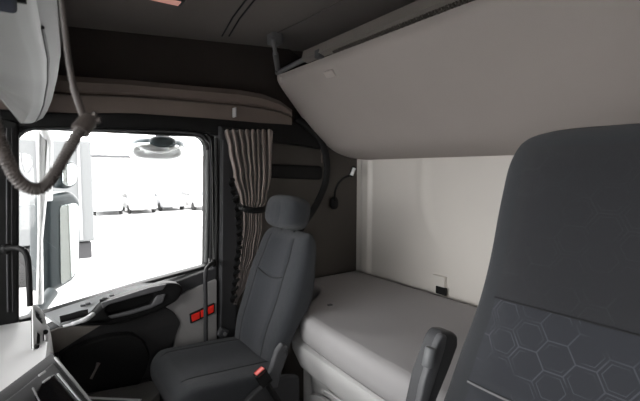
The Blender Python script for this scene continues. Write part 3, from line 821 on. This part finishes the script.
# pale lid on the underside
def lid(u, v):
    i = u*(len(secs)-1); k = min(int(i), len(secs)-2); f = i-k
    y, xr, zb = [secs[k][j]+(secs[k+1][j]-secs[k][j])*f for j in range(3)]
    f2 = max(0, (y-1.7)/.4); y = min(y, 2.125)
    pts = [V((xr-.032, y, zb-.003)), V((xr-.04, y, zb-.006)), V((xr-.07, y, zb-.008)), V((xr-.18, y, zb+.014+.13*f2)), V((-.54, y, zb+.094+.13*f2))]
    j = v*4; m_ = min(int(j), 3); return pts[m_].lerp(pts[m_+1], j-m_)
mb = MB(); mb.grid(lid, 40, 16)
obj('locker_lid', mb, mat('locker_lid_plastic', (.20, .20, .195), .5, .1), body, 50)
obj('lid_gap', MB().tube([V((s_[1]-.030, s_[0], s_[2]-.003)) for s_ in secs[2:-1]], .003, 8), black, body, 60)
for y0 in (1.28,):
    q = V((P(58, 60, y=y0).x, y0, secs[3][2]+.05)); obj('latch', MB().box(q-V((.01, .03, .02)), q+V((.006, .03, .02)), .006, 3), char2, body, 40)

# small radio set hanging under the locker, top left corner
q = P(4, -3, y=.62); t = thing('radio_set', 'dark blue black radio just visible in the top left corner', 'radio', q)
rd = MB(); rd.box(q+V((-.10, -.03, .002)), q+V((.012, .07, .055)), .006, 3); rb_ = obj('case', rd, mat('radio_case', (.012, .016, .03), .8, .2, spec=.1), t, 40)
for k in range(3): obj('knob', MB().cyl(q+V((.010, -.03+k*.04, .02)), q+V((.022, -.03+k*.04, .02)), .008, 14), black, t, 50)

# ================================================================== COILED CABLE
t = thing('coiled_cable', 'brown black coiled radio cable looping in front of the window', 'cable', P(62, -8, y=.5))
thin = catmull([P(a, b, y=y) for a, b, y in [(48, -165, .50), (56, -90, .50), (60, -30, .50), (62, 0, .50), (64.5, 25, .50), (68, 55, .50), (72, 80, .50), (77, 98, .50), (82, 112, .495), (84, 120, .49)]], 8)
obj('straight_lead', MB().tube(thin, [.0028]*40+[.0036]*18, 10), cordm, t, 60)
path = catmull([P(a, b, y=y) for a, b, y in [(90, 119, .485), (80, 130, .48), (69, 149, .475), (57, 170, .47), (45, 186, .465), (33, 189, .46), (20, 182, .455), (9, 165, .45), (0, 142, .445), (-8, 115, .44), (-14, 80, .44), (-16, 40, .45), (-14, -10, .46), (-10, -90, .48), (0, -150, .5)]], 24)
core = []; frames = []
nrm = V((0, 1, 0))
turns = 1.0/.0030; acc = 0; hel = []
for i in range(len(path)-1):
    a, b = path[i], path[i+1]; seg = (b-a).length; tt = (b-a).normalized()
    nrm = (nrm-tt*nrm.dot(tt)).normalized(); bn = tt.cross(nrm)
    ns = max(2, int(seg/.0030*8))
    for k in range(ns):
        f = k/ns; ang = (acc+seg*f)*turns*2*PI
        hel.append(a.lerp(b, f)+(nrm*math.cos(ang)+bn*math.sin(ang))*.0046)
    acc += seg
obj('coil', MB().tube(hel, .0015, 5), cordm, t, 60)
obj('plug', MB().tube([P(92, 116, y=.485), P(88, 121, y=.485), P(80, 131, y=.48)], [.006, .0085, .009], 12), cordm, t, 60)
for a, b in ((96, 113), (101, 120), (94, 121)):
    obj('cable_tie_end', MB().tube([P(86, 121, y=.485), P(a, b, y=.48)], [.0022, .0032], 8), cordm, t, 60)

# ================================================================== OUTSIDE
gmat = mat('asphalt', (.45, .45, .45), .9, .3, 2, .08, .3)
struct('ground', MB().box((-120, -40, -1.7), (120, 200, -1.5), 0), gmat)
# mirrors
t = thing('side_mirror', 'tall exterior mirror in blue grey housing outside the passenger window', 'mirror', (.1, 2.6, .7))
n_m = V((.62, -.78, 0)).normalized(); pm_ = P(66, 245, y=2.60); Am = V((0, 0, 1)).cross(n_m).normalized(); Bm = V((0, 0, 1))
def mp_(pts, r, d=0):
    out = []
    for a, b in pts:
        q = P(a, b, n=n_m, p=pm_+n_m*d)-pm_; out.append((q.dot(Am), q.dot(Bm)))
    return fillet(out, r)
hs = MB(); hs.plate([mp_([(46, 196), (74, 191), (82, 200), (81, 262), (76, 280), (60, 290), (47, 294)], .03)], (pm_, Am, Bm, n_m), .13, .03, 4); obj('housing', hs, teal, t, 50)
hs = MB(); hs.plate([mp_([(60, 206), (76, 203), (79.5, 208), (78.5, 262), (73, 277), (61, 285)], .02, .004)], (pm_+n_m*.004, Am, Bm, n_m), .004, .001, 2); obj('mirror_glass', hs, mirror, t)
hs = MB(); hs.tube([P(48, 200, y=2.5), P(48, 140, y=2.42), P(40, 120, y=2.36)], .02, 12); obj('upper_arm', hs, whitep, t, 60)
hs = MB(); hs.tube([P(52, 292, y=2.5), P(40, 308, y=2.42), P(30, 322, y=2.36)], .03, 12); obj('lower_arm', hs, teal, t, 60)
t = thing('wide_angle_mirror', 'smaller wide angle exterior mirror above the tall side mirror', 'mirror', (.15, 2.6, 1.4))
hs = MB(); hs.plate([mp_([(60, 163), (74, 160), (80, 166), (79, 184), (72, 189), (60, 188)], .03)], (pm_, Am, Bm, n_m), .08, .025, 4); obj('housing', hs, teal, t, 50)
hs = MB(); hs.plate([mp_([(63, 166), (73, 163), (77.5, 168), (76.5, 182), (71, 186), (63, 185)], .02, .004)], (pm_+n_m*.004, Am, Bm, n_m), .004, .001, 2); obj('mirror_glass', hs, mirror, t)
# white door deflector strip
hs = MB(); hs.py([fillet(XZ([(37, 128), (50, 128), (47, 200), (43, 240), (44, 312), (36, 312), (38, 230)], 2.40), .01)], 2.40, .05, .015, 3)
tag(obj('air_deflector', hs, whitep, None, 40), 'white vertical air deflector between window frame and side mirror', 'air deflector')
# kerb mirror above the window
t = thing('kerb_mirror', 'dark bowl shaped kerb mirror hanging above the passenger window', 'mirror', P(158, 140, y=2.42))
kc = P(158, 145, y=2.46)
hs = MB(); hs.ball(kc, .142, .09, .045, .8, 40, 20); kh = obj('housing', hs, mat('mirror_housing', (.16, .20, .22), .35), t, 60)
hs = MB(); hs.ball(P(157, 152, y=2.43), .148, .080, .062, .85, 40, 20); obj('mirror_glass', hs, mat('convex_mirror', (.85, .88, .88), .3, metal=1), t, 60)
hs = MB(); hs.ball(P(163, 142, y=2.37), .07, .03, .035, .9, 30, 14); obj('mount', hs, teal, t, 60)
hs = MB(); hs.tube(catmull([P(138, 146, y=2.35), P(148, 150.5, y=2.335), P(162, 152.5, y=2.33), P(175, 149, y=2.34), P(181, 146, y=2.35)], 8), .005, 8); obj('rim', hs, whitep, t, 60)
hs = MB(); hs.tube([kc+V((0, -.02, .05)), kc+V((0, -.08, .16))], .02, 10); obj('arm', hs, teal, t, 60)

# parked lorry beside
t = thing('parked_lorry', 'pale parked lorry standing behind the side mirrors', 'lorry', (0, 13.5, -1.5))
bx = P(95, 250, y=13).x
obj('cargo_box', MB().box((bx-7.2, 13, -.45), (bx, 15.4, 2.25), .04), mat('lorry_white', (.10, .105, .107), .5, .0), t)
obj('chassis', MB().box((bx-8.6, 13.2, -.95), (bx-.05, 15.2, -.5), .03), char, t)
obj('cab', MB().box((bx-9.6, 13.05, -.9), (bx-7.5, 15.35, 1.8), .15, 4), mat('lorry_white', (.3, .3, .3)), t, 40)
for wx in (bx-1.6, bx-2.9, bx-8.4):
    obj('wheel', MB().cyl((wx, 13.0, -1.0), (wx, 13.35, -1.0), .5, 28, .05), rubber, t, 50)
for k in range(5): obj('side_post', MB().box((bx-.35-k*.9, 12.96, -.4), (bx-.27-k*.9, 13.02, 2.2), .01), midg, t)

# parked cars
paints = [mat('paint_%d' % i, c, .3) for i, c in enumerate([(.5, .52, .53), (.10, .11, .12), (.62, .62, .62), (.25, .06, .05), (.4, .41, .43)])]
def make_car(loc, paint, label, rz, van=False):
    c = thing('parked_car', label, 'car', loc, 'cars parked across the lot')
    H = 1.95 if van else 1.45
    side = [(-2.1, .35), (-2.1, .85), (-1.9, .98), (-1.0 if not van else -1.4, 1.05), (-.45 if not van else -1.1, H-.06), (.2, H), (1.3, H-.05), (1.9 if not van else 2.05, 1.05), (2.1, .95), (2.12, .4), (1.7, .28), (-1.8, .28)]
    R = Matrix.Translation(loc) @ Matrix.Rotation(rz, 4, 'Z')
    def put(bm_): bm_.bm.transform(R); return bm_
    b = MB(); b.plate([fillet(side, .12)], ((0, -.87, 0), (1, 0, 0), (0, 0, 1), (0, -1, 0)), 1.74, .12, 3)
    b.bm.transform(Matrix.Translation((0, 0, 0))); obj('body', put(b), paint, c, 40)
    gl = [(-.85 if not van else -1.25, 1.06), (-.42 if not van else -1.02, H-.12), (1.2, H-.12), (1.65, 1.06)]
    b = MB(); b.plate([fillet(gl, .05)], ((0, -.88, 0), (1, 0, 0), (0, 0, 1), (0, -1, 0)), 1.72, .01); b.bm.transform(Matrix.Scale(1.0, 4)); 
    for v in b.bm.verts: v.co.y = v.co.y*1.0+(-.01 if v.co.y < -.5 else .01)
    b.bm.transform(Matrix.Translation((0, .02, 0))); obj('side_windows', put(b), mat('car_glass', (.16, .17, .18), .2), c, 40)
    b = MB(); b.loft([[(-1.02 if not van else -1.42, y, 1.04), (-.50 if not van else -1.15, y*.9, H-.10), (-.46 if not van else -1.11, y*.9, H-.12), (-.95 if not van else -1.38, y, 1.02)] for y in (-.70-.87+.87, .70)]); b.bm.transform(Matrix.Translation((-.02, 0, .01))); obj('windscreen', put(b), mat('car_glass', (.2, .2, .2), .2), c)
    for wx in (-1.3, 1.3):
        for wy in (-.80, .80):
            b = MB(); b.cyl((wx, wy-.1, .32), (wx, wy+.1, .32), .32, 20, .03); obj('wheel', put(b), rubber, c, 50)
    return c
# the car body is centred on its own origin
import types
def car_at(px_, y, paint, label, rz, van=False):
    q = P(px_, 207, y=y); return make_car(V((q.x, y, -1.5)), paint, label, rz, van)
car_at(106, 33, paints[0], 'pale silver car parked far off, nearest to the lorry', 1.5)
car_at(138, 33, paints[2], 'white van parked far off, second from the lorry', 1.55, True)
car_at(166, 34, paints[4], 'pale grey car parked far off right of the white van', 1.6)
car_at(198, 33, paints[2], 'white car parked far off at the right end of the window view', 1.6)
# far building
t = thing('far_building', 'low pale building behind the parked cars at the back of the lot', 'building', (8, 60, -1.5))
b = MB(); b.box((-6, 60, -1.5), (30, 70, 3.2), .05); obj('wall', b, mat('render_wall', (.5, .5, .5), .8), t)
q = P(190, 170, y=59.5); b = MB(); b.box((q.x-2.4, 59.3, -1.5), (q.x+2.4, 61, 3.6), .05); tag(obj('gable', b, mat('brick_wall', (.62, .50, .47), .8, .3, 5, .2, 3), t), 'reddish gable front')
for k in range(6):
    b = MB(); b.box((-3+k*3.2, 59.9, .2), (-1.4+k*3.2, 60.02, 1.6), .02); obj('window', b, mat('far_glass', (.22, .23, .24), .3), t)
b = MB(); b.box((-6.4, 59.6, 3.2), (30.4, 70.4, 3.5), .05); obj('roof', b, char2, t)

# ================================================================== LIGHT
wd = bpy.data.worlds.new('overcast_sky'); sc.world = wd; wd.use_nodes = True
nt = wd.node_tree; bg = nt.nodes['Background']
tc = nt.nodes.new('ShaderNodeTexCoord'); sx = nt.nodes.new('ShaderNodeSeparateXYZ'); cr = nt.nodes.new('ShaderNodeValToRGB')
nt.links.new(tc.outputs['Generated'], sx.inputs[0]); nt.links.new(sx.outputs['Z'], cr.inputs[0]); nt.links.new(cr.outputs[0], bg.inputs[0])
cr.color_ramp.elements[0].color = (.95, .95, .95, 1); cr.color_ramp.elements[1].color = (1, .985, .97, 1)
SKY = 10.5
bg.inputs[1].default_value = SKY
def portal(loc, rot, sx_, sy_):
    l = bpy.data.lights.new('window_portal', 'AREA'); l.shape = 'RECTANGLE'; l.size = sx_; l.size_y = sy_; l.cycles.is_portal = True
    o = bpy.data.objects.new('window_portal', l); COL.objects.link(o); o.location = loc; o.rotation_euler = rot
portal((-.83, 1.0, 1.3), (0, -PI/2, 0), .9, 2.6)      # windscreen, looking to +x
portal((.4, 2.30, 1.25), (-PI/2, 0, 0), .95, .9)       # passenger window, looking to -y
portal((-.17, -.38, 1.25), (PI/2, 0, 0), .46, .78)       # driver window, looking to +y

sc.view_settings.view_transform = 'Standard'; sc.view_settings.look = 'None'
sc.view_settings.gamma = 1; sc.view_settings.use_curve_mapping = False
sc.view_settings.exposure = 0.0
sc.cycles.max_bounces = 10; sc.cycles.diffuse_bounces = 6; sc.cycles.glossy_bounces = 4; sc.cycles.transparent_max_bounces = 12
cd.dof.use_dof = True; cd.dof.focus_distance = 1.9; cd.dof.aperture_fstop = 7.5
sc.cycles.use_denoising = True
sc.cycles.sample_clamp_indirect = 12
